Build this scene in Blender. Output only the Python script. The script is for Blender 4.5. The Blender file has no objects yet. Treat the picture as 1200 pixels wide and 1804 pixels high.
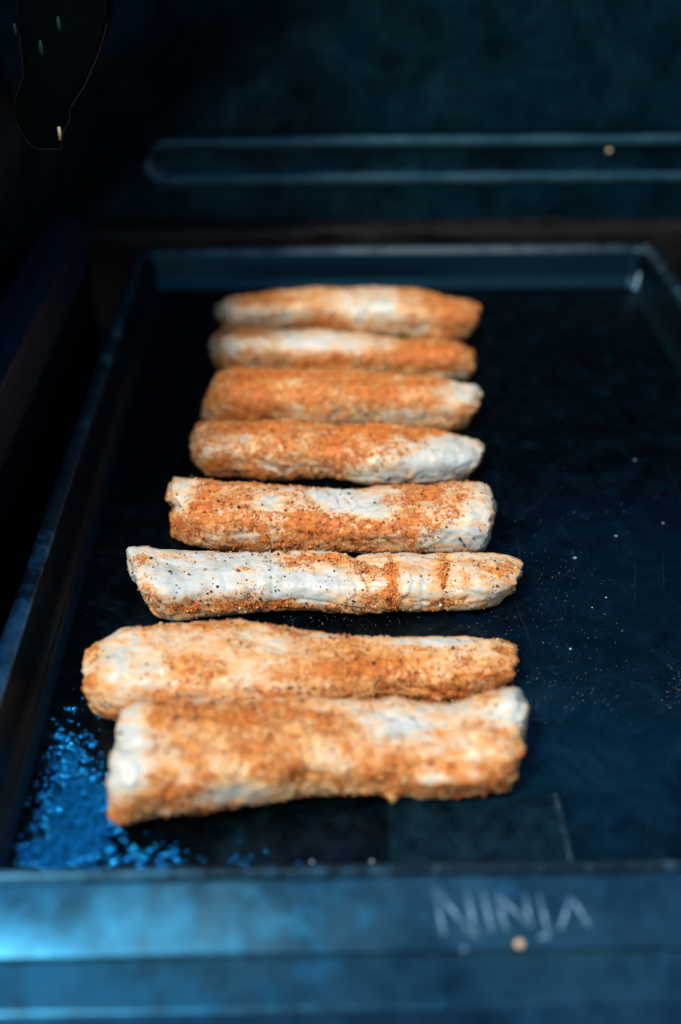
import bpy, bmesh, math, random
import numpy as np
from mathutils import Vector, Matrix, noise as mn

random.seed(7); rng = np.random.default_rng(7)
S = bpy.context.scene
C = S.collection

# ------------------------------------------------------------------ camera
IW, IH, F = 1200.0, 1804.0, 1900.0
CAMH = 0.261
PITCH, YAW = math.radians(35.4), math.radians(1.2)
cam_d = bpy.data.cameras.new('camera')
cam = bpy.data.objects.new('camera', cam_d); C.objects.link(cam); S.camera = cam
cam.location = (0, 0, CAMH)
cam.rotation_euler = (math.pi/2-PITCH, 0, -YAW)
cam_d.sensor_fit = 'VERTICAL'; cam_d.sensor_height = 36; cam_d.sensor_width = 24
cam_d.lens = F/IH*36
cam_d.clip_start = 0.01; cam_d.clip_end = 50
cam_d.dof.use_dof = True
cam_d.dof.focus_distance = 0.396
cam_d.dof.aperture_fstop = 3.7
cam_d.dof.aperture_blades = 0
S.render.resolution_x, S.render.resolution_y = 681, 1024

# ------------------------------------------------------------------ world, sun, exposure
SUN_EL, SUN_AZ = math.radians(57), math.radians(224)     # azimuth clockwise from +y : behind the camera, a little left
W = bpy.data.worlds.new('World'); S.world = W; W.use_nodes = True
wn = W.node_tree.nodes; wl = W.node_tree.links
sky = wn.new('ShaderNodeTexSky'); sky.sky_type = 'NISHITA'; sky.sun_disc = False
sky.sun_elevation = SUN_EL; sky.sun_rotation = SUN_AZ
sky.air_density = 1.6; sky.dust_density = 0.3; sky.ozone_density = 3.0
wl.new(sky.outputs[0], wn['Background'].inputs[0]); wn['Background'].inputs[1].default_value = 0.10
sd = bpy.data.lights.new('sun', 'SUN'); sd.energy = 2.1; sd.angle = math.radians(9); sd.color = (1, .92, .83)
sun = bpy.data.objects.new('sun', sd); C.objects.link(sun)
sdir = Vector((math.sin(SUN_AZ)*math.cos(SUN_EL), math.cos(SUN_AZ)*math.cos(SUN_EL), math.sin(SUN_EL)))
sun.rotation_euler = sdir.to_track_quat('Z', 'Y').to_euler()
sun.location = sdir*2
S.view_settings.view_transform = 'Standard'; S.view_settings.look = 'None'
S.view_settings.exposure = 0.80; S.view_settings.gamma = 1.0
S.cycles.max_bounces = 6; S.cycles.sample_clamp_indirect = 4

# ------------------------------------------------------------------ measuring helpers
R3 = np.array(Matrix.Rotation(-YAW, 3, 'Z') @ Matrix.Rotation(math.pi/2-PITCH, 3, 'X'))
CP = np.array([0, 0, CAMH])
def ray(px, py):
    d = R3 @ np.array([(px-IW/2)/F, (IH/2-py)/F, -1.0]); return d/np.linalg.norm(d)
def at_z(px, py, z=0.0):
    d = ray(px, py); t = (z-CAMH)/d[2]; return CP+d*t
def at_y(px, py, y):
    d = ray(px, py); t = y/d[1]; return CP+d*t
def proj(P):
    q = (np.asarray(P)-CP) @ R3
    return IW/2+F*q[..., 0]/-q[..., 2], IH/2-F*q[..., 1]/-q[..., 2]
def fbm(x, y, z, s, o=3):
    return mn.fractal(Vector((x*s, y*s, z*s)), 0.7, 2.1, o)

# ------------------------------------------------------------------ object helpers
def link(name, me, mat, parent=None, smooth=True):
    o = bpy.data.objects.new(name, me); C.objects.link(o)
    for m in (mat if isinstance(mat, (list, tuple)) else [mat]): me.materials.append(m)
    if smooth: me.polygons.foreach_set('use_smooth', [True]*len(me.polygons))
    if parent:
        o.parent = parent
    return o
def mesh(name, V, Fc):
    me = bpy.data.meshes.new(name); me.from_pydata([tuple(map(float, v)) for v in V], [], Fc); me.update(); return me
def tag(o, label=None, cat=None, group=None, kind=None):
    if label: o['label'] = label
    if cat: o['category'] = cat
    if group: o['group'] = group
    if kind: o['kind'] = kind
    return o
def empty(name, loc=(0, 0, 0)):
    o = bpy.data.objects.new(name, None); C.objects.link(o); o.location = loc; o.empty_display_size = .02; return o
def bm_obj(name, bm, mat, parent=None, smooth=True, bevel=0, seg=3):
    me = bpy.data.meshes.new(name); bm.to_mesh(me); bm.free()
    o = link(name, me, mat, parent, smooth)
    if bevel:
        b = o.modifiers.new('bevel', 'BEVEL'); b.width = bevel; b.segments = seg; b.limit_method = 'ANGLE'; b.angle_limit = .6
        b.harden_normals = True
    return o
def box(bm, x0, x1, y0, y1, z0, z1):
    v = [bm.verts.new(p) for p in ((x0,y0,z0),(x1,y0,z0),(x1,y1,z0),(x0,y1,z0),(x0,y0,z1),(x1,y0,z1),(x1,y1,z1),(x0,y1,z1))]
    for f in ((3,2,1,0),(4,5,6,7),(0,1,5,4),(1,2,6,5),(2,3,7,6),(3,0,4,7)): bm.faces.new([v[i] for i in f])

# ------------------------------------------------------------------ materials
def mat(name):
    m = bpy.data.materials.new(name); m.use_nodes = True
    return m, m.node_tree.nodes, m.node_tree.links, m.node_tree.nodes['Principled BSDF']
def nn(n, t, **k):
    q = n.new(t)
    for a, b in k.items():
        if a in q.inputs.keys(): q.inputs[a].default_value = b
        else: setattr(q, a, b)
    return q
def noise_node(n, l, scale, detail=4, rough=.6, vec=None, dist=0):
    t = nn(n, 'ShaderNodeTexNoise'); t.inputs['Scale'].default_value = scale
    t.inputs['Detail'].default_value = detail; t.inputs['Roughness'].default_value = rough
    t.inputs['Distortion'].default_value = dist
    if vec: l.new(vec, t.inputs['Vector'])
    return t.outputs['Fac']
def ramp(n, l, src, stops):
    r = n.new('ShaderNodeValToRGB'); e = r.color_ramp.elements
    while len(e) < len(stops): e.new(0.5)
    for i, (p, c) in enumerate(stops):
        e[i].position = p; e[i].color = (c, c, c, 1) if isinstance(c, (int, float)) else (*c, 1)
    l.new(src, r.inputs[0]); return r.outputs[0]
def mix(n, l, f, a, b):
    m = n.new('ShaderNodeMix'); m.data_type = 'RGBA'
    for s, i in ((f, 0), (a, 6), (b, 7)):
        if hasattr(s, 'links'): l.new(s, m.inputs[i])
        elif i == 0: m.inputs[0].default_value = s
        else: m.inputs[i].default_value = (*s, 1)
    return m.outputs[2]
def math_n(n, l, op, a, b, clamp=False):
    m = n.new('ShaderNodeMath'); m.operation = op; m.use_clamp = clamp
    for i, s in enumerate((a, b)):
        if s is None: continue
        if hasattr(s, 'links'): l.new(s, m.inputs[i])
        else: m.inputs[i].default_value = s
    return m.outputs[0]
def bump(n, l, b, h, strength, dist, prev=None):
    q = n.new('ShaderNodeBump'); q.inputs['Strength'].default_value = strength; q.inputs['Distance'].default_value = dist
    l.new(h, q.inputs['Height'])
    if prev: l.new(prev, q.inputs['Normal'])
    l.new(q.outputs[0], b.inputs['Normal']); return q.outputs[0]
def objco(n): return n.new('ShaderNodeTexCoord').outputs['Object']

def enamel(name, c0, c1, r0, r1, spec=.5, scale=60, speck=0.0, metallic=0, bmp=.15, tint=(1, 1, 1), specvar=0):
    m, n, l, b = mat(name); co = objco(n)
    f = noise_node(n, l, scale, 6, .65, co)
    l.new(mix(n, l, ramp(n, l, f, [(.3, 0.), (.7, 1.)]), c0, c1), b.inputs['Base Color'])
    g = noise_node(n, l, scale*2.3, 5, .7, co, .6)
    l.new(ramp(n, l, g, [(.3, r0), (.72, r1)]), b.inputs['Roughness'])
    if specvar:
        h2 = noise_node(n, l, specvar, 7, .78, co, 1.2)
        l.new(ramp(n, l, h2, [(.36, spec*.12), (.50, spec*.6), (.64, spec*1.5)]), b.inputs['Specular IOR Level'])
    else: b.inputs['Specular IOR Level'].default_value = spec
    b.inputs['Metallic'].default_value = metallic
    b.inputs['Specular Tint'].default_value = (*tint, 1)
    h = noise_node(n, l, 1400, 2, .5, co)
    bump(n, l, b, h, bmp, .0003)
    return m

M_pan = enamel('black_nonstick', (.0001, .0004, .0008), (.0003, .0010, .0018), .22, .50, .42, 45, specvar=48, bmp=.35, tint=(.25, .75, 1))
M_panwall = enamel('black_nonstick_wall', (.0001, .0012, .002), (.0003, .0026, .004), .30, .5, .4, 70, bmp=.2, tint=(.2, .7, 1))
M_rim = enamel('rim_metal', (.006, .022, .034), (.024, .045, .055), .25, .45, .6, 160, metallic=.3, tint=(.4, .8, 1))
def paint_bright_patch(m, cx, cy, rad, c):  # blends a brighter patch into the base colour around one point
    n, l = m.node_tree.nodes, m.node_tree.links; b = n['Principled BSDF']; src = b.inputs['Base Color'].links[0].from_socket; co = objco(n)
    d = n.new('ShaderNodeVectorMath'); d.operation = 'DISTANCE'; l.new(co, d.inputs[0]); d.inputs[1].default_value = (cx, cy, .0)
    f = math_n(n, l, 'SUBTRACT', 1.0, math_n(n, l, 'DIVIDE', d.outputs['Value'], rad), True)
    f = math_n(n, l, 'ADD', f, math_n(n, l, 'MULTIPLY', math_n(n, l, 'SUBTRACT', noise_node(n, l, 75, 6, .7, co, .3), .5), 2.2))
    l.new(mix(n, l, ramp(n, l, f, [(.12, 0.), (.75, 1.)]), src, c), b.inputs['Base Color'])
M_rim = enamel('rim_metal', (.001, .008, .014), (.012, .026, .034), .3, .5, .4, 160, metallic=.2, tint=(.4, .8, 1))
paint_bright_patch(M_rim, -.13, .19, .16, (.05, .20, .32))  # sky glint on the front-left rim, put into the colour
paint_bright_patch(M_rim, .05, .60, .16, (.07, .10, .11))  # paler grey stretch of the back rim
paint_bright_patch(M_pan, .085, .235, .085, (.0007, .0105, .022))  # sky reflection at the front right, painted as bluer floor
paint_bright_patch(M_pan, .12, .32, .10, (.0003, .004, .010))  # the same sky haze farther back, fainter, also in the colour
M_body = enamel('dark_grill_enamel', (.0001, .0008, .0018), (.0004, .0018, .0035), .4, .6, .25, 40, tint=(.2, .6, 1))
M_rail = enamel('blue_black_rail', (.0004, .003, .008), (.001, .006, .013), .4, .6, .3, 40, tint=(.2, .6, 1))
M_lid = enamel('sooty_lid_enamel', (.0001, .0006, .0014), (.0008, .0120, .0215), .36, .6, .24, 34, specvar=26, tint=(.2, .75, 1))
M_ledge = enamel('browned_ledge', (.0004, .0015, .002), (.012, .010, .009), .45, .65, .2, 70)
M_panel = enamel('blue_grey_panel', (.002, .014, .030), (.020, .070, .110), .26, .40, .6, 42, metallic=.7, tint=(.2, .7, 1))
M_letter = enamel('pale_raised_lettering', (.01, .06, .11), (.17, .33, .46), .3, .45, .6, 330, metallic=.2)  # letter strokes paler than the panel
paint_bright_patch(M_panel, -.125, .165, .14, (.018, .12, .215))  # sun and sky glint at the panel's left end, painted into the colour
M_steel = enamel('dark_steel', (.0001, .0004, .0008), (.0010, .0018, .0024), .4, .6, .06, 120, tint=(.3, .7, 1))
M_bolt = enamel('dull_bolt', (.002, .015, .022), (.004, .03, .04), .4, .5, .3, 90)

def plain(name, c, r=.5, spec=.5, sss=0, coat=0):
    m, n, l, b = mat(name)
    b.inputs['Base Color'].default_value = (*c, 1); b.inputs['Roughness'].default_value = r
    b.inputs['Specular IOR Level'].default_value = spec; b.inputs['Coat Weight'].default_value = coat
    if sss:
        b.inputs['Subsurface Weight'].default_value = sss; b.inputs['Subsurface Radius'].default_value = (.0006, .0003, .0002)
    return m
M_g1 = plain('paprika_orange', (.70, .17, .02), .55)
M_g2 = plain('paprika_red', (.38, .075, .014), .55)
M_g3 = plain('spice_gold', (.80, .40, .10), .5)
M_pep = plain('black_pepper', (.028, .014, .010), .6)
M_pale = plain('garlic_grain', (.88, .74, .42), .4)
M_salt = plain('salt_speck', (.30, .38, .42), .4)
M_herb = plain('dried_herb', (.20, .19, .05), .6)
M_tan = plain('toasted_crumb', (.72, .50, .30), .5)

# fish: the vertex attributes hold where spice was rubbed on (spice) and where the rub has soaked in (soak)
def fish_mat():
    m, n, l, b = mat('raw_white_fish_with_rub'); co = objco(n)
    M_ = lambda op, a, c: math_n(n, l, op, a, c)
    cen = lambda f, k: M_('MULTIPLY', M_('SUBTRACT', f, .5), k)
    a1 = nn(n, 'ShaderNodeAttribute', attribute_name='spice').outputs['Fac']
    a2 = nn(n, 'ShaderNodeAttribute', attribute_name='soak').outputs['Fac']
    mp = n.new('ShaderNodeMapping'); mp.inputs['Scale'].default_value = (.45, 1.2, 1); mp.inputs['Rotation'].default_value = (0, 0, .5); l.new(co, mp.inputs[0])
    n1 = noise_node(n, l, 120, 5, .65, co, .4)              # cloudy flesh
    ns = noise_node(n, l, 210, 5, .7, mp.outputs[0], 1.6)   # smeared streaks
    n2 = noise_node(n, l, 1250, 3, .65, co)                 # powder grain
    n3 = noise_node(n, l, 260, 5, .75, co, 1.0)             # powder clumps
    n4 = noise_node(n, l, 75, 4, .65, co, .8)
    flesh = mix(n, l, ramp(n, l, M_('ADD', n1, cen(ns, .8)), [(.32, 0.), (.66, 1.)]), (.56, .55, .45), (.73, .78, .74))
    soakc = mix(n, l, ramp(n, l, n4, [(.38, 0.), (.62, 1.)]), (.80, .29, .045), (.93, .50, .17))
    cream = mix(n, l, n4, (.78, .56, .30), (.84, .70, .48))
    sf = M_('ADD', M_('ADD', a2, cen(n1, 1.2)), cen(ns, 2.6))
    base = mix(n, l, ramp(n, l, sf, [(.02, 0.), (.38, .85)]), flesh, cream)
    base = mix(n, l, ramp(n, l, sf, [(.25, 0.), (.85, .95)]), base, soakc)
    pw = M_('ADD', M_('ADD', cen(n2, 2.0), cen(n3, 4.4)), cen(ns, 1.6))
    pw = M_('ADD', pw, M_('MULTIPLY', M_('SUBTRACT', a1, .70), 1.35))
    pf = ramp(n, l, pw, [(.0, 0.), (.40, 1.)])
    pcol = mix(n, l, ramp(n, l, noise_node(n, l, 420, 3, .6, co), [(.38, 0.), (.62, 1.)]), (.46, .066, .005), (.86, .235, .018))
    base = mix(n, l, M_('MULTIPLY', pf, .78), base, pcol)
    l.new(base, b.inputs['Base Color'])
    l.new(ramp(n, l, M_('ADD', pf, cen(n1, 1.0)), [(0., .28), (.9, .60)]), b.inputs['Roughness'])
    b.inputs['Subsurface Weight'].default_value = .45
    b.inputs['Subsurface Radius'].default_value = (1, .5, .3); b.inputs['Subsurface Scale'].default_value = .0022
    b.inputs['Specular IOR Level'].default_value = .42
    mp2 = n.new('ShaderNodeMapping'); mp2.inputs['Scale'].default_value = (1, .25, .25); mp2.inputs['Rotation'].default_value = (0, .2, .35); l.new(co, mp2.inputs[0])
    fib = noise_node(n, l, 900, 4, .6, mp2.outputs[0], .5)   # muscle fibres
    q = bump(n, l, b, noise_node(n, l, 330, 4, .6, co, .4), .5, .0008)
    q = bump(n, l, b, fib, .3, .0003, q)
    bump(n, l, b, pf, .7, .0005, q)
    return m
M_fish = fish_mat()

# ================================================================== GRILL BODY
XL = at_z(277, 512)[0]; YB = at_z(277, 512)[1]; XR = at_z(1118, 508)[0]; YF = .183
ZR = .022
grill = tag(empty('electric_grill', (0, .4, -.03)), 'black grill with open lid and raised letters on its front panel', 'grill')
def gpart(name, me_or_bm, m, par=None, **k):
    o = bm_obj(name, me_or_bm, m, None, **k) if isinstance(me_or_bm, bmesh.types.BMesh) else link(name, me_or_bm, m)
    par = par or grill; o.parent = par
    o.matrix_parent_inverse = Matrix.Translation(-Vector(grill.location)) if par is grill else par.matrix_world.inverted()
    return o

# front panel: profile in (y, z), run along x
def prof_mesh(name, P, x0, x1, nx=60, wob=0.0):
    V, Fc = [], []
    for i in range(nx+1):
        x = x0+(x1-x0)*i/nx
        for j, (y, z) in enumerate(P):
            w = wob*mn.noise(Vector((x*25, j*.7, 3)))
            V.append((x, y+w*.3, z+w))
    n = len(P)
    for i in range(nx):
        for j in range(n-1):
            a = i*n+j; Fc.append((a, a+1, a+n+1, a+n))
    return mesh(name, V, Fc)
def round_prof(P, r=.0015, k=4):
    out = [P[0]]
    for i in range(1, len(P)-1):
        p, a, b = (np.array(q, float) for q in (P[i], P[i-1], P[i+1]))
        da, db = a-p, b-p; ra = min(r, .4*np.linalg.norm(da)); rb = min(r, .4*np.linalg.norm(db))
        A, B = p+da/np.linalg.norm(da)*ra, p+db/np.linalg.norm(db)*rb
        for t in np.linspace(0, 1, k+1): out.append(tuple((1-t)**2*A+2*t*(1-t)*p+t*t*B))
    out.append(P[-1]); return out
def yat(py, z):
    return at_z(600, py, z)[1]
P0 = (yat(1541, .0205), .0205); P1 = (yat(1680, .0125), .0125); P2 = (yat(1775, .0010), .0010); P3 = (P2[0]-.011, .0004)
FP = round_prof([(P0[0], -.02), P0, P1, (P1[0]+.0004, P1[1]-.0012), P2, P3, (P3[0]-.004, -.03)], .0014)
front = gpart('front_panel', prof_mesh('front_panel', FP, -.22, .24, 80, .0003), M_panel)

# raised lettering on the upper face of the panel
fn = np.array([0, -(P0[1]-P1[1]), (P0[0]-P1[0])]); fn /= np.linalg.norm(fn)
if fn[2] < 0: fn = -fn
fp = np.array([0, P0[0], P0[1]])
def on_panel(px, py):
    d = ray(px, py); t = np.dot(fp-CP, fn)/np.dot(d, fn); return CP+d*t
def stroke(bm, a, b, w=.00065, h=.0006):
    A, B = on_panel(*a), on_panel(*b); u = (B-A)/np.linalg.norm(B-A); s = np.cross(fn, u)
    for p in (A, B): pass
    A = A-u*w*.3; B = B+u*w*.3
    q = []
    for P in (A, B):
        for sg in (-1, 1):
            q.append((P+s*sg*w, P+s*sg*w*.6+fn*h))
    lo = [bm.verts.new(t[0]-fn*.0004) for t in q]; hi = [bm.verts.new(t[1]) for t in q]
    for f in ((hi[0], hi[1], hi[3], hi[2]), (lo[0], lo[1], hi[1], hi[0]), (lo[1], lo[3], hi[3], hi[1]), (lo[3], lo[2], hi[2], hi[3]), (lo[2], lo[0], hi[0], hi[2])):
        bm.faces.new(f)
LET = [[((768, 1566), (782, 1648)), ((768, 1566), (833, 1648)), ((822, 1566), (838, 1648))],
       [((852, 1573), (868, 1642))],
       [((874, 1575), (892, 1638)), ((874, 1575), (934, 1630)), ((924, 1575), (936, 1632))],
       [((950, 1577), (968, 1652)), ((968, 1652), (950, 1650))],
       [((1006, 1580), (1038, 1630)), ((1006, 1580), (988, 1636))]]
for L in LET:
    bm = bmesh.new()
    for a, b in L: stroke(bm, a, b)
    bmesh.ops.recalc_face_normals(bm, faces=bm.faces)
    me = bpy.data.meshes.new('letter'); bm.to_mesh(me); bm.free()
    o = link('letter', me, M_letter); o.parent = front 

# side wall at the left (a rounded box rail) and its twin at the right, plus deck under the plate
A = at_z(160, 480, .04); Cc = at_y(160, 372, A[1]); D = at_y(80, 372, A[1])
for sgn in (-1, 1):
    bm = bmesh.new(); x0, x1 = (D[0], A[0]) if sgn < 0 else (XR+.05, XR+.085)
    box(bm, x0, x1, .10, A[1], A[2], Cc[2])
    gpart('side_rail', bm, M_rail if sgn < 0 else M_body, bevel=.006, seg=5)
    bm = bmesh.new(); x0, x1 = (D[0]-.01, A[0]-.006) if sgn < 0 else (XR+.056, XR+.095)
    box(bm, x0, x1, .10, A[1]+.03, -.03, A[2]-.001)
    gpart('side_wall', bm, M_body, bevel=.003)
bm = bmesh.new(); box(bm, D[0]-.01, XR+.095, P0[0]+.001, .70, -.034, -.030); gpart('floor_pan', bm, M_body)

# shroud ledge behind the plate
YL = YB+.014
z1 = at_y(600, 402, YL+.004)[2]
LP = round_prof([(YL, -.036), (YL, z1-.003), (YL+.001, z1), (YL+.014, z1+.0015), (YL+.016, z1-.01)], .001)
gpart('rear_ledge', prof_mesh('rear_ledge', LP, -.24, .30, 80, .0008), M_ledge)

# the lid: inner shell, wide open, swept as rounded horizontal sections
LY = YL+.016
zb = at_y(600, 380, LY)[2]-.02
rib_lo = at_y(600, 312, LY-.003)[2]; rib_hi = at_y(600, 248, LY-.003)[2]
xcl = at_y(258, 285, LY)[0]
def lid_section(z):
    t = max(0, (z-zb)/.33)
    lean = .035*t+.10*max(0, t-.55)**1.5*-1.5
    tc = min(t, .40)
    R = .012+.21*tc
    x0_ = -.175; xl = -.160+.24*tc**1.15; xr = .30
    yb = LY+lean
    pts = [(x0_, .26), (x0_, .33), (x0_, .38), (x0_+.15*(xl-x0_), .42), (x0_+.38*(xl-x0_), .46), (x0_+.68*(xl-x0_), min(.51, yb-R-.02))]
    for a in np.linspace(math.pi, math.pi/2, 14)[0:]:
        pts.append((xl+R+R*math.cos(a), yb-R+R*math.sin(a)))
    n0 = len(pts)
    for x in np.linspace(xl+R+.004, xr-.06, 90): pts.append((x, yb))
    for a in np.linspace(math.pi/2, 0, 8): pts.append((xr-.05+.05*math.cos(a), yb-.05+.05*math.sin(a)))
    pts.append((xr, .35)); return pts
zs = list(np.linspace(zb, .14, 110))+list(np.linspace(.145, .31, 24))
V, Fc = [], []; nS = None
def rib_depth(x, z):          # raised, rounded oblong rib pressed into the back sheet
    zc, hr = (rib_lo+rib_hi)/2, (rib_hi-rib_lo)/2
    dx = max(0, (xcl+hr*1.1)-x); d = math.hypot(dx, z-zc)     # distance from rib axis
    k = (d-hr)/.0021
    return -.0016/(1+math.exp(min(30, 3*k)))
for z in zs:
    p = lid_section(z); nS = len(p)
    for x, y in p:
        yy = y
        if y > LY-.005: yy = y-rib_depth(x, z)+.0006*mn.noise(Vector((x*22, z*22, 0)))
        V.append((x, yy, z))
for i in range(len(zs)-1):
    for j in range(nS-1):
        a = i*nS+j; Fc.append((a, a+nS, a+nS+1, a+1))
lid = gpart('lid', mesh('lid', V, Fc), M_lid)
sol = lid.modifiers.new('thick', 'SOLIDIFY'); sol.thickness = .004; sol.offset = 1

def tube(path, rad, k=10):
    V, Fc = [], []; path = [np.array(p, float) for p in path]
    for i, p in enumerate(path):
        u = path[min(i+1, len(path)-1)]-path[max(i-1, 0)]; u /= np.linalg.norm(u)
        s1 = np.cross(u, [0, 1, 0]); s1 /= np.linalg.norm(s1); s2 = np.cross(u, s1)
        for t in range(k):
            a = 2*math.pi*t/k; w = 1+.12*mn.noise(Vector(tuple(p*60))); V.append(p+rad*w*(math.cos(a)*s1+math.sin(a)*s2*.8))
    for i in range(len(path)-1):
        for t in range(k):
            a, b = i*k+t, i*k+(t+1) % k; Fc.append((a, b, b+k, a+k))
    return V, Fc
zc_, hr_ = (rib_lo+rib_hi)/2, (rib_hi-rib_lo)/2
pth = [(x, LY+.002*0, rib_hi) for x in np.linspace(.24, xcl+hr_, 50)]
pth += [(xcl+hr_-hr_*1.1*math.sin(a), LY, zc_+hr_*math.cos(a)) for a in np.linspace(0.1, math.pi-.1, 14)]
pth += [(x, LY, rib_lo) for x in np.linspace(xcl+hr_, .24, 50)]
pth = [(x, y+.035*(z-zb)/.33+.0010, z-.0042) for x, y, z in pth]
M_bead = enamel('bead_highlight', (.001, .020, .030), (.020, .055, .070), .35, .55, .5, 60, tint=(.4, .8, 1))  # lighter colour paints in the sky highlight along the rib
rb = link('rib', mesh('rib', *tube(pth, .0038)), M_bead); rb.parent = lid

# hinge bracket hanging at upper left, with bolts
def disc_prism(bm, pts3, dvec):
    lo = [bm.verts.new(p) for p in pts3]; hi = [bm.verts.new(p+dvec) for p in pts3]
    bm.faces.new(lo); bm.faces.new(hi[::-1]); n = len(lo)
    for i in range(n): bm.faces.new((lo[i], lo[(i+1) % n], hi[(i+1) % n], hi[i]))
    bmesh.ops.recalc_face_normals(bm, faces=bm.faces)
HY = .43
outl = [(30, -30), (34, 60), (42, 130), (26, 178), (24, 200), (36, 232), (56, 258), (72, 263), (108, 263), (110, 238), (122, 212), (124, 190), (150, 150), (172, 100), (190, 40), (196, -30)]
bm = bmesh.new(); disc_prism(bm, [at_y(x, y, HY) for x, y in outl], np.array([0, .012, 0]))
hb = gpart('hinge_bracket', bm, M_steel, bevel=.0015, smooth=False)
M_edge = enamel('bracket_edge_highlight', (.0003, .0008, .001), (.006, .007, .007), .4, .5, .2, 200)
V_, F_ = tube([at_y(x, y, HY-.001) for x, y in outl[1:-1]], .00035, 8)
o = link('edge_highlight', mesh('edge_highlight', V_, F_), M_edge); o.parent = hb  # added thin tube that draws the highlight along the bracket's edge
for (x, y, r) in ((27, 52, .0011), (73, 85, .0014), (104, 42, .0013)):
    bm = bmesh.new(); bmesh.ops.create_uvsphere(bm, u_segments=16, v_segments=10, radius=r)
    p = at_y(x, y, HY); bmesh.ops.scale(bm, vec=(.7, .6, 2.0), verts=bm.verts); bmesh.ops.translate(bm, vec=Vector(p), verts=bm.verts)
    o = bm_obj('bolt', bm, M_bolt); o.parent = hb
bm = bmesh.new(); pts = [at_y(x, y, HY-.0005) for x, y in ((101, 224), (106, 224), (110, 247), (104, 247))]
disc_prism(bm, pts, np.array([0, .001, 0]))
o = bm_obj('spring_clip', bm, plain('bright_brass_clip', (.75, .52, .30), .35)); o.parent = hb

# ================================================================== GRIDDLE PLATE
plate = tag(empty('griddle_plate', (0, .38, 0)), 'rectangular black nonstick griddle plate with low flared walls, under the eight fish pieces', 'griddle')
def ppart(name, o_me, m, **k):
    o = bm_obj(name, o_me, m, None, **k) if isinstance(o_me, bmesh.types.BMesh) else link(name, o_me, m)
    o.parent = plate; o.matrix_parent_inverse = Matrix.Translation(-Vector(plate.location)); return o
# floor sheet with faint warp
nx, ny = 90, 130; V, Fc = [], []
for j in range(ny+1):
    for i in range(nx+1):
        x = XL+(XR-XL)*i/nx; y = YF+(YB-YF)*j/ny
        V.append((x, y, .00025*mn.noise(Vector((x*14, y*14, 5)))-.0003))
for j in range(ny):
    for i in range(nx):
        a = j*(nx+1)+i; Fc.append((a, a+1, a+nx+2, a+nx+1))
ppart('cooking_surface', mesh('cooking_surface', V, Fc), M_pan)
def ring(off, z, r=.009, k=7):
    x0, x1, y0, y1 = XL-off, XR+off, YF-min(off, .0085), YB+off; P = []
    rr = r+off*.8
    for cx, cy, a0 in ((x1-rr, y1-rr, 0), (x0+rr, y1-rr, 90), (x0+rr, y0+rr, 180), (x1-rr, y0+rr, 270)):
        for t in range(k+1):
            a = math.radians(a0+90*t/k); P.append((cx+rr*math.cos(a), cy+rr*math.sin(a), z))
    return P
def ring_mesh(name, prof, r=.009, k=7):
    V, Fc = [], []; n = 4*(k+1)
    for off, z in prof: V += ring(off, z, r, k)
    for i in range(len(prof)-1):
        for j in range(n):
            a, b = i*n+j, i*n+(j+1) % n; Fc.append((a, b, b+n, a+n))
    return mesh(name, V, Fc)
cove = [(-.004, .0002), (-.002, .0004), (-.0008, .0010), (0, .002), (.0006, .0035)]
wall = cove+[(.0014+.0035*t, .004+.0155*t) for t in np.linspace(0, 1, 5)]
ppart('side_wall', ring_mesh('side_wall', wall, .005), M_panwall)
lip = [(.0049, .0190), (.0054, .0208), (.0064, .0219), (.0084, .0222), (.0104, .0219), (.0114, .0205), (.0114, .018)]
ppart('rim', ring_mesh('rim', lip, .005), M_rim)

# grease-spout insert near the front right: a raised tab with a folded edge
a, b = at_z(683, 1404, .001), at_z(978, 1400, .001); c_, d_ = at_z(1004, 1523, .001), at_z(684, 1523, .001)
bm = bmesh.new()
lo = [Vector((p[0], p[1], -.0002)) for p in (a, b, c_, d_)]
lo[2].y = lo[3].y = YF+.004
lo[2].x = c_[0]; 
hi = [Vector((p.x, p.y, .0012)) for p in lo]
vl = [bm.verts.new(p) for p in lo]; vh = [bm.verts.new(p) for p in hi]
bm.faces.new(vh)
for i in range(4): bm.faces.new((vl[i], vl[(i+1) % 4], vh[(i+1) % 4], vh[i]))
bmesh.ops.recalc_face_normals(bm, faces=bm.faces)
M_tab = enamel('satin_spout_tab', (.0001, .0012, .0025), (.004, .020, .030), .30, .55, .4, 120, specvar=90, tint=(.3, .8, 1))
ppart('spout_tab', bm, M_tab, bevel=.0008)
def bar(bm, A, B, w, h):
    A, B = np.array(A), np.array(B); u = (B-A)/np.linalg.norm(B-A); s = np.array([-u[1], u[0], 0])
    pts = [A-s*w, A+s*w, B+s*w, B-s*w]; disc_prism(bm, [p+np.array([0, 0, 0]) for p in pts], np.array([0, 0, h]))
cb0, cb1 = at_z(1119, 508, .001), at_z(1138, 432, .0215)
V_, F_ = tube([cb0+(cb1-cb0)*t+np.array([0, -.0012, 0]) for t in np.linspace(0, 1, 12)], .0011)
M_glint = enamel('corner_highlight', (.03, .11, .17), (.10, .22, .30), .25, .45, .8, 300, metallic=.3)  # bright colour paints in the sky highlight of the rounded corner
ppart('corner_glint', mesh('corner_glint', V_, F_), M_glint)
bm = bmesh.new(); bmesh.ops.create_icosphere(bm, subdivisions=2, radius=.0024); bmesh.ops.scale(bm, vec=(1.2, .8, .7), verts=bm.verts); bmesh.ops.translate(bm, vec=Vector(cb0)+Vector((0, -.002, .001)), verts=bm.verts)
ppart('corner_glint_spot', bm, M_glint)  # added blob for the bright spot at the foot of that highlight
bm = bmesh.new(); bar(bm, (b[0], b[1], .001), (c_[0]+.0005, lo[2].y, .001), .0009, .0013)
ppart('spout_edge', bm, M_rim, bevel=.0005)

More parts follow.
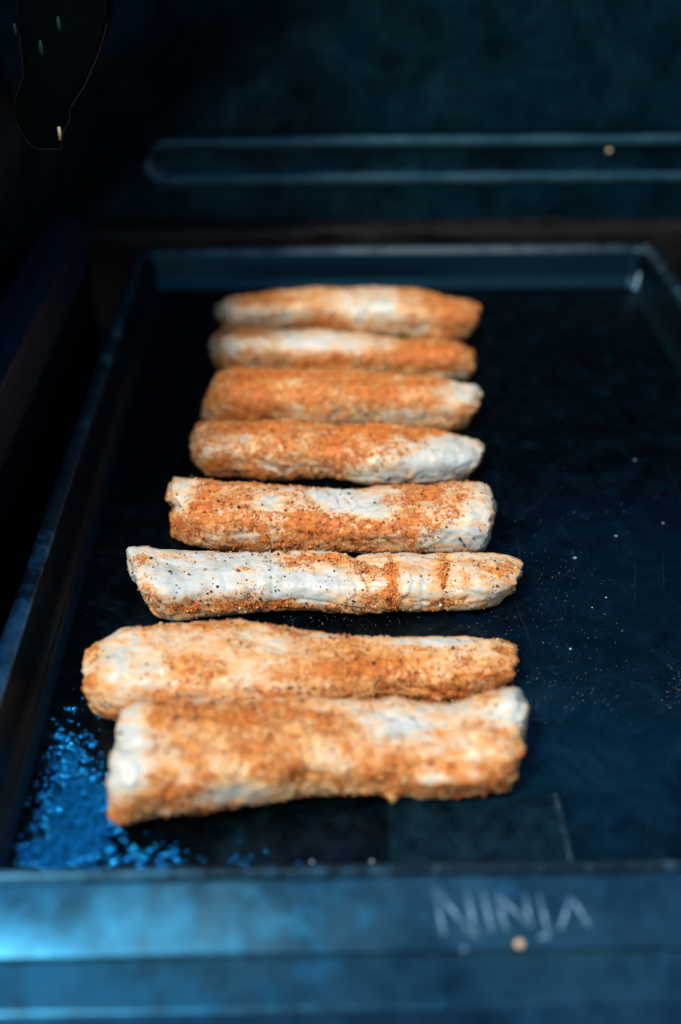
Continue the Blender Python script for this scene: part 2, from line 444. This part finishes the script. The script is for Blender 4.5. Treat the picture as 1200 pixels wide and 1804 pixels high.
# ================================================================== FISH
# (top outline, bottom outline, left bulge px, right bulge px, base spice, blobs)
FISH = [
 dict(top=[(386,536),(403,527),(475,516),(542,508),(664,508),(745,514),(790,523),(828,528),(843,537)],
      bot=[(390,568),(400,577),(520,583),(610,592),(700,598),(790,602),(812,600)], lb=-4, rb=7, r=.78, base=.52,
      blobs=[(395,550,18,20,-.6),(670,545,55,22,-.75),(480,548,60,11,-.45),(625,522,30,9,-.3),(450,524,60,10,.3),(570,572,50,12,.45),(740,530,50,12,.3),(800,555,45,25,.5)],
      label='rearmost spiced white fish stick, farthest from the camera, pale in the middle'),
 dict(top=[(380,590),(398,574),(430,570),(488,579),(565,581),(655,590),(722,599),(790,599),(818,607),(831,616)],
      bot=[(384,648),(394,655),(520,660),(655,667),(745,669),(790,671),(820,668)], lb=-6, rb=6, r=.80, base=.52,
      blobs=[(540,600,70,13,-.8),(640,607,40,9,-.5),(400,610,20,15,-.3),(790,668,28,8,-.8),(430,582,40,10,.4),(560,640,45,10,.6),(760,625,70,25,.85),(400,640,30,8,.3)],
      label='second fish stick from the back, reddish orange at its right end'),
 dict(top=[(391,656),(400,652),(452,649),(542,651),(610,652),(700,660),(767,664),(817,676),(839,680),(847,690)],
      bot=[(361,744),(375,750),(400,753),(470,756),(565,757),(650,757),(745,757),(790,758),(808,755)], lb=-9, rb=6, r=.80, base=.70,
      blobs=[(368,725,20,20,-.5),(822,690,32,18,-.95),(600,728,70,13,-.45),(720,735,60,12,-.55),(520,672,30,9,-.3),(430,700,60,28,.55),(480,662,80,10,.4),(640,680,80,12,.35)],
      label='third fish stick from the back, brown at left with bare white right tip'),
 dict(top=[(340,757),(344,751),(407,743),(475,741),(610,748),(655,745),(722,752),(790,763),(817,768),(840,775),(850,782)],
      bot=[(358,831),(370,838),(430,840),(497,845),(565,842),(619,849),(655,856),(700,856),(760,854),(790,851),(812,846)], lb=-7, rb=10, r=.70, base=.78,
      blobs=[(800,795,45,28,-.95),(720,825,70,20,-.75),(640,842,25,8,-.4),(360,800,20,20,-.25),(500,822,40,10,-.35),(500,753,140,10,.4),(660,762,60,10,.35),(600,790,60,20,.25),(780,760,40,6,.5),(420,832,50,8,.35)],
      label='fourth fish stick from the back, orange crust along its top, bare white right end'),
 dict(top=[(303,848),(308,838),(323,843),(385,846),(477,852),(545,860),(601,863),(693,857),(786,852),(817,848),(854,850),(862,855)],
      bot=[(311,945),(335,959),(373,968),(430,971),(477,973),(570,973),(662,974),(755,977),(820,975),(848,972)], lb=-4, rb=11, r=.70, base=.74,
      blobs=[(322,865,20,15,-1.),(312,895,10,12,-.4),(472,890,26,10,-.7),(590,880,52,18,-.9),(645,900,40,10,-.5),(430,943,42,8,-.6),(845,900,26,60,-.6),(705,868,35,9,-.4),(790,950,50,18,-.6),(400,910,70,28,.35),(560,922,42,22,.45),(735,872,60,18,.3),(660,942,50,20,.25)],
      label='fifth fish stick from the back, heavily spiced, with a blunt white right end'),
 dict(top=[(229,965),(249,963),(292,968),(385,973),(477,971),(570,973),(644,977),(693,974),(724,973),(786,977),(850,973),(878,975),(900,979),(916,986)],
      bot=[(283,1084),(305,1092),(354,1088),(447,1078),(520,1076),(570,1076),(640,1078),(693,1079),(786,1076),(840,1073),(866,1066)], lb=-11, rb=14, r=.66, base=.13,
      blobs=[(250,982,14,11,.7),(310,978,22,5,.8),(330,1066,60,16,.75),(268,1040,16,28,.4),(455,1066,60,11,.8),(432,1002,18,6,.6),(515,990,24,18,.7),(570,1068,60,5,.5),(600,984,30,10,.7),(645,1004,42,15,.75),(691,1030,9,45,1.1),(655,1052,40,12,.55),(782,1000,10,45,.7),(860,1000,46,22,.7),(800,1062,60,8,.45),(555,984,30,8,.7),(440,1040,14,20,.3),(370,1010,8,25,.15)],
      label='whitest fish stick, third from the front, mostly bare flesh with a crack'),
 dict(top=[(156,1142),(167,1133),(190,1120),(213,1110),(273,1102),(340,1097),(407,1095),(473,1103),(540,1110),(607,1118),(680,1121),(740,1122),(807,1123),(873,1125),(897,1129)],
      bot=[(172,1258),(190,1266),(213,1270),(300,1272),(400,1268),(500,1262),(600,1252),(713,1232),(773,1236),(840,1229),(882,1216)], lb=-11, rb=14, r=.74, base=.46,
      blobs=[(205,1150,28,50,-.65),(270,1190,42,22,-.5),(350,1130,60,18,-.45),(430,1195,32,14,-.55),(770,1130,62,6,-1.),(485,1140,32,18,-.35),(370,1190,50,16,.45),(560,1180,60,16,.5),(662,1180,46,32,.6),(210,1258,30,9,.6),(800,1218,60,10,.5),(862,1140,24,7,.6),(165,1150,8,20,.5),(400,1102,80,6,.4),(840,1190,60,5,.4)],
      label='long fish stick lying just behind the front one, evenly dusted with a rounded right end'),
 dict(top=[(226,1247),(240,1240),(260,1237),(340,1242),(440,1235),(500,1229),(540,1227),(600,1231),(640,1233),(707,1230),(740,1237),(807,1238),(835,1230),(860,1219),(885,1216),(910,1214),(918,1226)],
      bot=[(203,1446),(212,1450),(227,1450),(273,1440),(340,1433),(400,1423),(473,1413),(540,1400),(607,1397),(673,1399),(716,1402),(773,1405),(860,1400),(888,1396)], lb=-13, rb=9, r=.66, base=.60,
      blobs=[(232,1280,24,45,-1.1),(212,1360,32,42,-1.0),(690,1268,52,20,-.95),(902,1240,24,28,-1.),(830,1252,50,14,-.6),(570,1345,32,14,-.6),(765,1290,50,18,-.5),(400,1402,60,10,-.5),(500,1388,80,10,-.4),(765,1372,20,9,-.8),(300,1350,30,15,-.3),(400,1270,80,22,.4),(505,1350,45,18,.55),(690,1372,26,25,.6),(212,1437,25,12,1.),(865,1388,50,12,.7),(560,1260,60,18,.35)],
      label='large fish stick nearest the camera, white left end and ragged upper right corner'),
]
def resample(P, n):
    P = np.array(P, float); s = np.r_[0, np.cumsum(np.hypot(*np.diff(P, axis=0).T))]
    t = np.linspace(0, s[-1], n)
    # Catmull-like smoothing through cubic hermite on arc length
    m = np.gradient(P, s, axis=0); out = np.zeros((n, 2)); k = np.clip(np.searchsorted(s, t, 'right')-1, 0, len(s)-2)
    h = (s[k+1]-s[k])[:, None]; u = ((t-s[k])/(s[k+1]-s[k]))[:, None]
    h00, h10, h01, h11 = 2*u**3-3*u**2+1, u**3-2*u**2+u, -2*u**3+3*u**2, u**3-u**2
    return h00*P[k]+h10*h*m[k]*.7+h01*P[k+1]+h11*h*m[k+1]*.7

def solve_section(T, B, r, p):
    """centre y, half width a (height = a*r) of a rounded section lying on z=0 seen between image rays T and B"""
    q = p/(p-1)
    def nrm(d, up):
        n = np.array([-d[2], d[1]]) if up else np.array([d[2], -d[1]])   # (y,z), perpendicular to the ray
        return n/np.linalg.norm(n)
    dT, dB = ray(*T), ray(*B); nT, nB = nrm(dT, True), nrm(dB, False)
    lo, hi = .001, .06
    for _ in range(40):
        a = (lo+hi)/2; b = a*r
        sT = ((a*abs(nT[0]))**q+(b*abs(nT[1]))**q)**(1/q); sB = ((a*abs(nB[0]))**q+(b*abs(nB[1]))**q)**(1/q)
        zc = b
        yc = (sT*-1-(zc-CAMH)*nT[1])/nT[0]      # top ray touches: n.(C-cam) = -sT
        e = np.dot(nB, [yc, zc-CAMH])+sB        # >0: section reaches below the bottom ray
        if e > 0: hi = a
        else: lo = a
    return yc, a, b

def grains(name, parent, P, N, size, mats, weights, seed, flat=1.0, sink=.15):
    """one mesh of many small irregular eight-sided grains"""
    g = np.random.default_rng(seed); n = len(P)
    if n == 0: return
    oc = np.array([(1,0,0),(-1,0,0),(0,1,0),(0,-1,0),(0,0,1),(0,0,-1)], float)
    fc = np.array([(0,2,4),(2,1,4),(1,3,4),(3,0,4),(2,0,5),(1,2,5),(3,1,5),(0,3,5)])
    s = size*np.exp(g.normal(0, .33, n))
    V = oc[None]*(1+g.uniform(-.35, .35, (n, 6, 1)))*g.uniform(.6, 1.25, (n, 1, 3))
    A = g.normal(size=(n, 3)); A /= np.linalg.norm(A, axis=1)[:, None]; ang = g.uniform(0, 6.28, n)
    c, sn = np.cos(ang)[:, None, None], np.sin(ang)[:, None, None]; Ax = A[:, None, :]
    V = V*c+np.cross(np.broadcast_to(Ax, V.shape), V)*sn+Ax*(V*Ax).sum(-1, keepdims=True)*(1-c)
    V = V*s[:, None, None]
    if flat != 1.0:
        Nn = N[:, None, :]; V = V-Nn*(V*Nn).sum(-1, keepdims=True)*(1-flat)
    V = V+(P+N*(s*flat*(1-2*sink))[:, None])[:, None, :]
    V = V.reshape(-1, 3); Fi = (fc[None]+np.arange(n)[:, None, None]*6).reshape(-1, 3)
    me = bpy.data.meshes.new(name); me.vertices.add(len(V)); me.vertices.foreach_set('co', V.ravel())
    me.loops.add(Fi.size); me.loops.foreach_set('vertex_index', Fi.ravel().astype(np.int32))
    me.polygons.add(len(Fi)); me.polygons.foreach_set('loop_start', np.arange(0, Fi.size, 3, dtype=np.int32))
    me.polygons.foreach_set('loop_total', np.full(len(Fi), 3, np.int32))
    mi = np.repeat(g.choice(len(mats), n, p=weights), 8).astype(np.int32)
    me.update(calc_edges=True)
    for m in mats: me.materials.append(m)
    me.polygons.foreach_set('material_index', mi)
    o = bpy.data.objects.new(name, me); C.objects.link(o)
    if parent: o.parent = parent; o.matrix_parent_inverse = Matrix.Translation(-Vector(parent.location))
    return o

NS, NA = 230, 104
for fi, fd in enumerate(FISH):
    T = resample(fd['top'], NS); B = resample(fd['bot'], NS); pw = 3.2
    # smooth the half-widths and centres slightly so the body stays organic
    sec = np.array([solve_section(T[i], B[i], fd['r'], pw) for i in range(NS)])
    V = np.zeros((NS, NA, 3))
    th = np.linspace(0, 2*math.pi, NA, endpoint=False)
    ct, st = np.cos(th), np.sin(th)
    for i in range(NS):
        yc, a, b = sec[i]
        rr = (np.abs(ct)**pw+np.abs(st)**pw)**(-1/pw)
        y = yc+a*rr*ct; z = b+b*rr*st
        V[i, :, 1] = y; V[i, :, 2] = z
        u = i/(NS-1)
        x = np.zeros(NA)
        xm = (T[i, 0]+B[i, 0])/2
        for _ in range(3):
            px, py = proj(np.stack([x, y, z], 1))
            v = np.clip((py-T[i, 1])/max(1, B[i, 1]-T[i, 1]), 0, 1)
            want = T[i, 0]*(1-v)+B[i, 0]*v+4*v*(1-v)*(fd['lb']*math.exp(-u*14)+fd['rb']*math.exp(-(1-u)*14))
            dep = -((np.stack([x, y, z], 1)-CP) @ R3)[:, 2]
            x = x+(want-px)*dep/F
        V[i, :, 0] = x
    # ragged ends: shift along x with noise decaying inwards
    for i in range(NS):
        for end, u in ((-1, i/(NS-1)), (1, 1-i/(NS-1))):
            if u < .12:
                k = math.exp(-u*38)*(1.7 if fi in (5, 7) and end > 0 else 1.)
                for j in range(NA):
                    p = V[i, j]
                    V[i, j, 0] += end*k*(.0016*mn.noise(Vector((fi*9+end, p[1]*190, p[2]*190)))+.0009*mn.noise(Vector((fi*9+end, p[1]*600, p[2]*600))))
    # caps
    L = []
    def capl(loop, end):
        out = []; c = loop.mean(0)
        for s_, e_ in ((.95, .0006), (.84, .0011), (.65, .0013), (.40, .0013), (.15, .0012)):
            q = c+(loop-c)*s_; q[:, 0] += end*(e_+np.array([.0009*mn.noise(Vector((p[1]*260, p[2]*260, fi*3+end))) for p in q])); out.append(q)
        return out
    A0 = capl(V[0], -1)[::-1]; A1 = capl(V[-1], 1)
    G = np.concatenate([np.array(A0), V, np.array(A1)]); n_ = len(G)
    # normals of the grid for displacement
    du = np.gradient(G, axis=0); dv = np.roll(G, -1, 1)-np.roll(G, 1, 1)
    N = np.cross(dv, du); N /= np.linalg.norm(N, axis=2, keepdims=True)+1e-12
    cen = G.mean(1, keepdims=True)
    if np.mean((N*(G-cen)).sum(-1)[20:-20]) < 0: N = -N
    D_ = np.zeros((n_, NA))
    for i in range(n_):
        fade = min(1, max(0, (min(i, n_-1-i)-8)/18))
        for j in range(NA):
            x, y, z = G[i, j]
            q = Vector((x*55+fi*7, y*70, z*70))
            d = .0011*mn.noise(q)+.00055*mn.noise(q*2.7)
            # muscle flakes: curved creases across the piece, plus a few long grooves
            w = x*210+y*120*(1 if fi % 2 else -1)+3.0*mn.noise(Vector((x*40, y*50, z*50+fi)))
            cr = abs(math.sin(w)); ms = max(0., mn.noise(Vector((x*28, y*30, fi*5.)))+.12)
            fl = (w*.55+1.3*mn.noise(Vector((x*90, y*110, z*110+fi)))) % 1.0
            d += (.00085*fl-.0004-.0009*math.exp(-((1-fl)/.05)**2)*0)*min(1., ms*2.2)*(.35+.65*fade)
            d -= .0009*math.exp(-(cr/.12)**2)*ms*.5*fade
            g = abs(mn.noise(Vector((x*20, y*130, z*130+fi*11))))
            d -= .0004*math.exp(-(g/.05)**2)*fade
            d += .00030*mn.noise(Vector((x*430, y*430, z*430)))+.0005*abs(mn.noise(Vector((x*150, y*190, z*190+fi*2))))
            D_[i, j] = d
    if fi == 5:      # the open crack of the whitest stick
        px, py = proj(G)
        line = 693+3*np.sin(py/9)
        D_ -= .0013*np.exp(-((px-line)/3.5)**2)*(py > 985)
        line = 640+(py-985)*2.2
        D_ -= .0018*np.exp(-((px-line)/8)**2)*((py > 975) & (py < 1010))
        D_ -= (.0004*np.exp(-((px-745)/4)**2)+.0005*np.exp(-((px-783)/4)**2))*(py > 990)+.0003*np.exp(-((px-600)/4)**2)+.0005*np.exp(-((px-480)/3)**2)
    if fi == 7:
        px, py = proj(G)
        D_ += .0028*np.exp(-((px-694)/10)**2)*np.exp(-((py-1404)/9)**2)
        D_ -= .0025*np.exp(-((py-1312)/9)**2)*np.exp(-((px-222)/26)**2)     # notch of the left end
        D_ += .0022*np.exp(-((px-790)/60)**2-((py-1372)/12)**2)
        D_ -= .0015*np.exp(-((px-790)/60)**2-((py-1350)/9)**2)
        D_ += .0015*np.exp(-((px-500)/45)**2-((py-1345)/18)**2)
        D_ += .0016*np.exp(-((px-890)/25)**2-((py-1235)/20)**2)
    if fi == 4:
        px, py = proj(G)
        D_ -= .0022*np.exp(-((py-893)/10)**2)*np.exp(-((px-306)/22)**2)
    G = G+N*D_[..., None]
    G[..., 2] = np.maximum(G[..., 2], .0002)
    px, py = proj(G)
    # where the rub lies
    sp = np.full((n_, NA), fd['base'], float); sk = np.full((n_, NA), fd['base']*.9+.03, float)
    for (bx, by, rx, ry, s_) in fd['blobs']:
        g = np.exp(-(((px-bx)/rx)**2+((py-by)/ry)**2)*.75); sp += s_*g
        g = np.exp(-(((px-bx)/rx)**2+((py-by)/ry)**2)*.5); sk += s_*g*.8
    if fi < 3: sk += .22; sp += .10  # rear three rubbed darker, putting the lid's shade into their colour
    if fi == 6: sk += .30
    if fi == 7: sk += .24
    if fi == 5:
        sk += .36*(1/(1+np.exp(-(px-620)/50)))-.22
        sk += .25*np.exp(-((py-1082)/22)**2)
    nz = np.array([[mn.noise(Vector((p[0]*75+fi*5, p[1]*95, p[2]*95))) +.6*mn.noise(Vector((p[0]*190, p[1]*220, p[2]*220+fi))) for p in row] for row in G])
    sp += .42*nz; sk += .25*nz
    lo_edge = np.exp(-(G[..., 2]/.006)**2); sk += .18*lo_edge; sp += .08*lo_edge
    sp = np.clip(sp, 0, 1.2); sk = np.clip(sk, 0, 1.1)
    Vf = G.reshape(-1, 3); Fc = []
    for i in range(n_-1):
        for j in range(NA):
            a, b = i*NA+j, i*NA+(j+1) % NA; Fc.append((a, b, b+NA, a+NA))
    Vl = [tuple(v) for v in Vf]
    Vl.append(tuple(G[0].mean(0))); Vl.append(tuple(G[-1].mean(0))); c0, c1 = len(Vl)-2, len(Vl)-1
    for j in range(NA):
        Fc.append((c0, (j+1) % NA, j)); e = (n_-1)*NA; Fc.append((c1, e+j, e+(j+1) % NA))
    base = Vector((float(Vf[:, 0].mean()), float(Vf[:, 1].mean()), 0))
    me = mesh('fish_fillet', [(v[0]-base.x, v[1]-base.y, v[2]) for v in Vl], Fc)
    bmt = bmesh.new(); bmt.from_mesh(me); bmesh.ops.recalc_face_normals(bmt, faces=bmt.faces); bmt.to_mesh(me); bmt.free()
    for nm, arr in (('spice', sp), ('soak', sk)):
        at = me.attributes.new(nm, 'FLOAT', 'POINT'); at.data.foreach_set('value', np.r_[arr.ravel(), arr[0].mean(), arr[-1].mean()].astype(np.float32))
    o = link('fish_fillet', me, M_fish); o.location = base
    tag(o, fd['label'], 'fish fillet', 'spiced fish sticks in a row on the griddle')
    # grains
    spw = np.clip(sp, 0, 1.1).ravel(); up = (N[..., 2].ravel() > -.55)
    near = min(1.0, .45+.09*fi)
    def pick(w, n, seed):
        g = np.random.default_rng(seed); w = w*up; idx = g.choice(len(w), n, p=w/w.sum())
        i, j = idx//NA, idx % NA; i2 = np.clip(i+1, 0, n_-1); j2 = (j+1) % NA; a, b = g.random((n, 1)), g.random((n, 1))
        P = G[i, j]*(1-a)*(1-b)+G[i2, j]*a*(1-b)+G[i, j2]*(1-a)*b+G[i2, j2]*a*b
        return P, N[i, j]
    # clumps: extra weight from fine noise
    fine = np.array([mn.noise(Vector((p[0]*420, p[1]*420, p[2]*420))) for p in Vf])
    clump = np.array([mn.noise(Vector((p[0]*150, p[1]*150, p[2]*150+fi*3))) for p in Vf])
    P, Nn = pick((spw**2.2+.012)*np.clip(.15+1.9*fine+1.2*clump, .015, 2.5), int((1900+2900*fd['base'])*(.8 if fi < 3 else 1)), fi*10+1)
    tag(grains('spice_grains', o, P, Nn, .00027, [M_g1, M_g2, M_g3], [.50, .28, .22], fi*10+2), kind='stuff')
    P, Nn = pick(spw*.6+.18, 400, fi*10+3)
    tag(grains('pepper_flakes', o, P, Nn, .00035, [M_pep, M_g2], [.85, .15], fi*10+4), kind='stuff')
    P, Nn = pick(spw+.1, 70, fi*10+5)
    tag(grains('garlic_grains', o, P, Nn, .00040, [M_pale, M_herb], [.85, .15], fi*10+6, flat=.7), kind='stuff')
    print('fish', fi, 'width', round(2*sec[NS//2, 1]*1000, 1), 'y', round(sec[NS//2, 0], 4), 'len', round(float(V[:, :, 0].max()-V[:, :, 0].min()), 3))

# ================================================================== LOOSE BITS
def floor_pts(list_, n, seed):
    g = np.random.default_rng(seed); out = []
    while len(out) < n:
        k = g.integers(len(list_)); cx, cy, rx, ry = list_[k]
        p = at_z(g.normal(cx, rx), g.normal(cy, ry), 0.0)
        if XL+.003 < p[0] < XR-.003 and YF+.006 < p[1] < YB-.004: out.append(p)
    return np.array(out)
UPN = lambda n: np.tile([0, 0, 1.], (n, 1))
P = floor_pts([(900, 1090, 60, 25), (520, 1093, 110, 8), (620, 1092, 160, 7), (1000, 1160, 60, 50), (1050, 1230, 80, 40), (960, 1210, 50, 30), (1190, 1200, 20, 30), (980, 1060, 40, 40), (950, 930, 60, 60), (1000, 900, 80, 80)], 750, 3)
tag(grains('salt_specks', None, P, UPN(len(P)), .00010, [M_salt, M_g3, M_tan], [.88, .04, .08], 11),
    'fine pale salt and spice specks scattered over the black griddle floor', 'spice specks', kind='stuff')
cr = [(1013, 984, .0008), (1085, 945, .0007), (1118, 811, .0007), (978, 795, .0005), (1006, 806, .0006), (323, 0, 0), (912, 1656, -1)]
for (x, y, s_) in [(1013, 984, .0008), (1085, 945, .0006), (1118, 811, .0006), (1068, 1053, .0005), (1005, 1144, .0006), (550, 1519, .0006), (655, 1518, .0007), (375, 1094, .0006), (1168, 922, .0005)]:
    s_ *= .75
    bm = bmesh.new(); bmesh.ops.create_icosphere(bm, subdivisions=2, radius=s_)
    for v in bm.verts: v.co *= 1+.35*mn.noise(v.co*1500+Vector((x, y, 0)))
    bmesh.ops.scale(bm, vec=(1.2, .9, .6), verts=bm.verts)
    o = bm_obj('crumb', bm, M_salt); p = at_z(x, y, 0); o.location = (p[0], p[1], s_*.5)
    where = {1013: 'largest pale crumb, right of the whitest fish stick', 1085: 'pale crumb above and right of the largest crumb', 1118: 'pale crumb alone far right, level with the fourth fish stick from the back',
             1068: 'tiny crumb right of and below the whitest fish stick', 1005: 'tiny crumb level with the long fish stick, on the right', 550: 'pale drop at the front wall, left of two by the front panel', 655: 'pale drop at the front wall beside the spout tab',
             375: 'tan crumb between the whitest fish stick and the long one', 1168: 'bluish crumb near the right picture edge'}[x]
    tag(o, where, 'crumb', 'loose crumbs on the griddle')
def stuck(px, py, pos, n, s_, m, label):
    bm = bmesh.new(); bmesh.ops.create_icosphere(bm, subdivisions=2, radius=s_); bmesh.ops.scale(bm, vec=(1, .8, .9), verts=bm.verts)
    o = bm_obj('crumb', bm, m); o.location = Vector(pos)+Vector(n)*s_*.3; tag(o, label, 'crumb', 'crumbs stuck to the grill')
stuck(0, 0, on_panel(915, 1663), fn, .0013, M_tan, 'round tan crumb on the front panel below the raised letters')
stuck(0, 0, on_panel(818, 1672), fn, .0009, M_letter, 'bluish droplet on the front panel, left of the tan crumb')
stuck(0, 0, at_y(1073, 265, LY-.004), (0, -1, 0), .0014, M_tan, 'tan crumb stuck to the dark rib of the lid')
stuck(0, 0, at_y(927, 388, LY-.001), (0, -1, 0), .0014, M_tan, 'tan crumb stuck to the lid just above the rear ledge')

# oil: thin beaded film on the front left of the plate
def film(name, spots, x0, x1, y0, y1, nx, ny, fr, hmax, m, cut=None, soft=.75, thr=.52):
    Hh = np.zeros((ny, nx))
    for j in range(ny):
        for i in range(nx):
            x, y = x0+(x1-x0)*i/(nx-1), y0+(y1-y0)*j/(ny-1); px, py = proj(np.array([x, y, 0.])); e = 0
            for cx, cy, rx, ry, k in spots: e = max(e, k*math.exp(-(((px-cx)/rx)**2+((py-cy)/ry)**2)*.8))
            if cut: e -= cut(px, py)
            n = .62*mn.noise(Vector((x*fr, y*fr, 2)))+.5*mn.noise(Vector((x*fr*2.4, y*fr*2.4, 6)))+.3*mn.noise(Vector((x*fr*5.5, y*fr*5.5, 1)))
            Hh[j, i] = e-thr+n*soft
    V, idx, Fc = [], {}, []
    def vid(i, j):
        if (i, j) not in idx:
            idx[(i, j)] = len(V); h = Hh[j, i]
            V.append((x0+(x1-x0)*i/(nx-1), y0+(y1-y0)*j/(ny-1), .0003+hmax*(1-math.exp(-h*7)) if h > 0 else -.0003))
        return idx[(i, j)]
    for j in range(ny-1):
        for i in range(nx-1):
            if max(Hh[j, i], Hh[j, i+1], Hh[j+1, i], Hh[j+1, i+1]) > 0: Fc.append((vid(i, j), vid(i+1, j), vid(i+1, j+1), vid(i, j+1)))
    return link(name, mesh(name, V, Fc), m)
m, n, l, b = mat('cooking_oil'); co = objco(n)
l.new(mix(n, l, ramp(n, l, noise_node(n, l, 420, 5, .7, co, .8), [(.36, 0.), (.55, 1.)]), (.001, .045, .13), (.008, .34, .80)), b.inputs['Base Color'])  # reflected sky put into the oil's colour as blue
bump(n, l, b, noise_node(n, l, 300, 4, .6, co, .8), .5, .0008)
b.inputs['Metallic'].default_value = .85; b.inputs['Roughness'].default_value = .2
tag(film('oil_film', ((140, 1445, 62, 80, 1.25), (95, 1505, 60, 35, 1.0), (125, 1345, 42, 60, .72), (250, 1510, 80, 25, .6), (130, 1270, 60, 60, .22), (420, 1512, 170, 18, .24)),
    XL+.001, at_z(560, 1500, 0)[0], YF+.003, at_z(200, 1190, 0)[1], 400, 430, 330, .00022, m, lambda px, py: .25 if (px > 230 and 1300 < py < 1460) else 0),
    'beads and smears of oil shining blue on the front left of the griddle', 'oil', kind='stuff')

# hairline scratches worn into the plate by spatulas
g = np.random.default_rng(5); V, Fc = [], []
for k in range(46):
    x, y = g.uniform(XL+.02, XR-.02), g.uniform(YF+.02, YB-.03); a = g.normal(1.2, .5); L_ = g.uniform(.01, .05); c_ = g.normal(0, 1.5)
    w = g.uniform(.00004, .00009); st = 10
    for i in range(st+1):
        t = (i/st-.5)*L_; aa = a+c_*t; px_, py_ = x+t*math.cos(aa), y+t*math.sin(aa); ww = w*math.sin(math.pi*(i+.3)/(st+.6))
        for q in (-1, 1): V.append((px_-q*ww*math.sin(aa), py_+q*ww*math.cos(aa), .0004))
        if i: b0 = len(V)-4; Fc.append((b0, b0+2, b0+3, b0+1))
V = [v if XL+.002 < v[0] < XR-.002 else (min(max(v[0], XL+.002), XR-.002), v[1], v[2]) for v in V]
M_scr = enamel('bare_scratch', (.004, .015, .022), (.012, .035, .05), .35, .5, .5, 300)
tag(ppart('scratch_marks', mesh('scratch_marks', V, Fc), M_scr), kind='stuff')
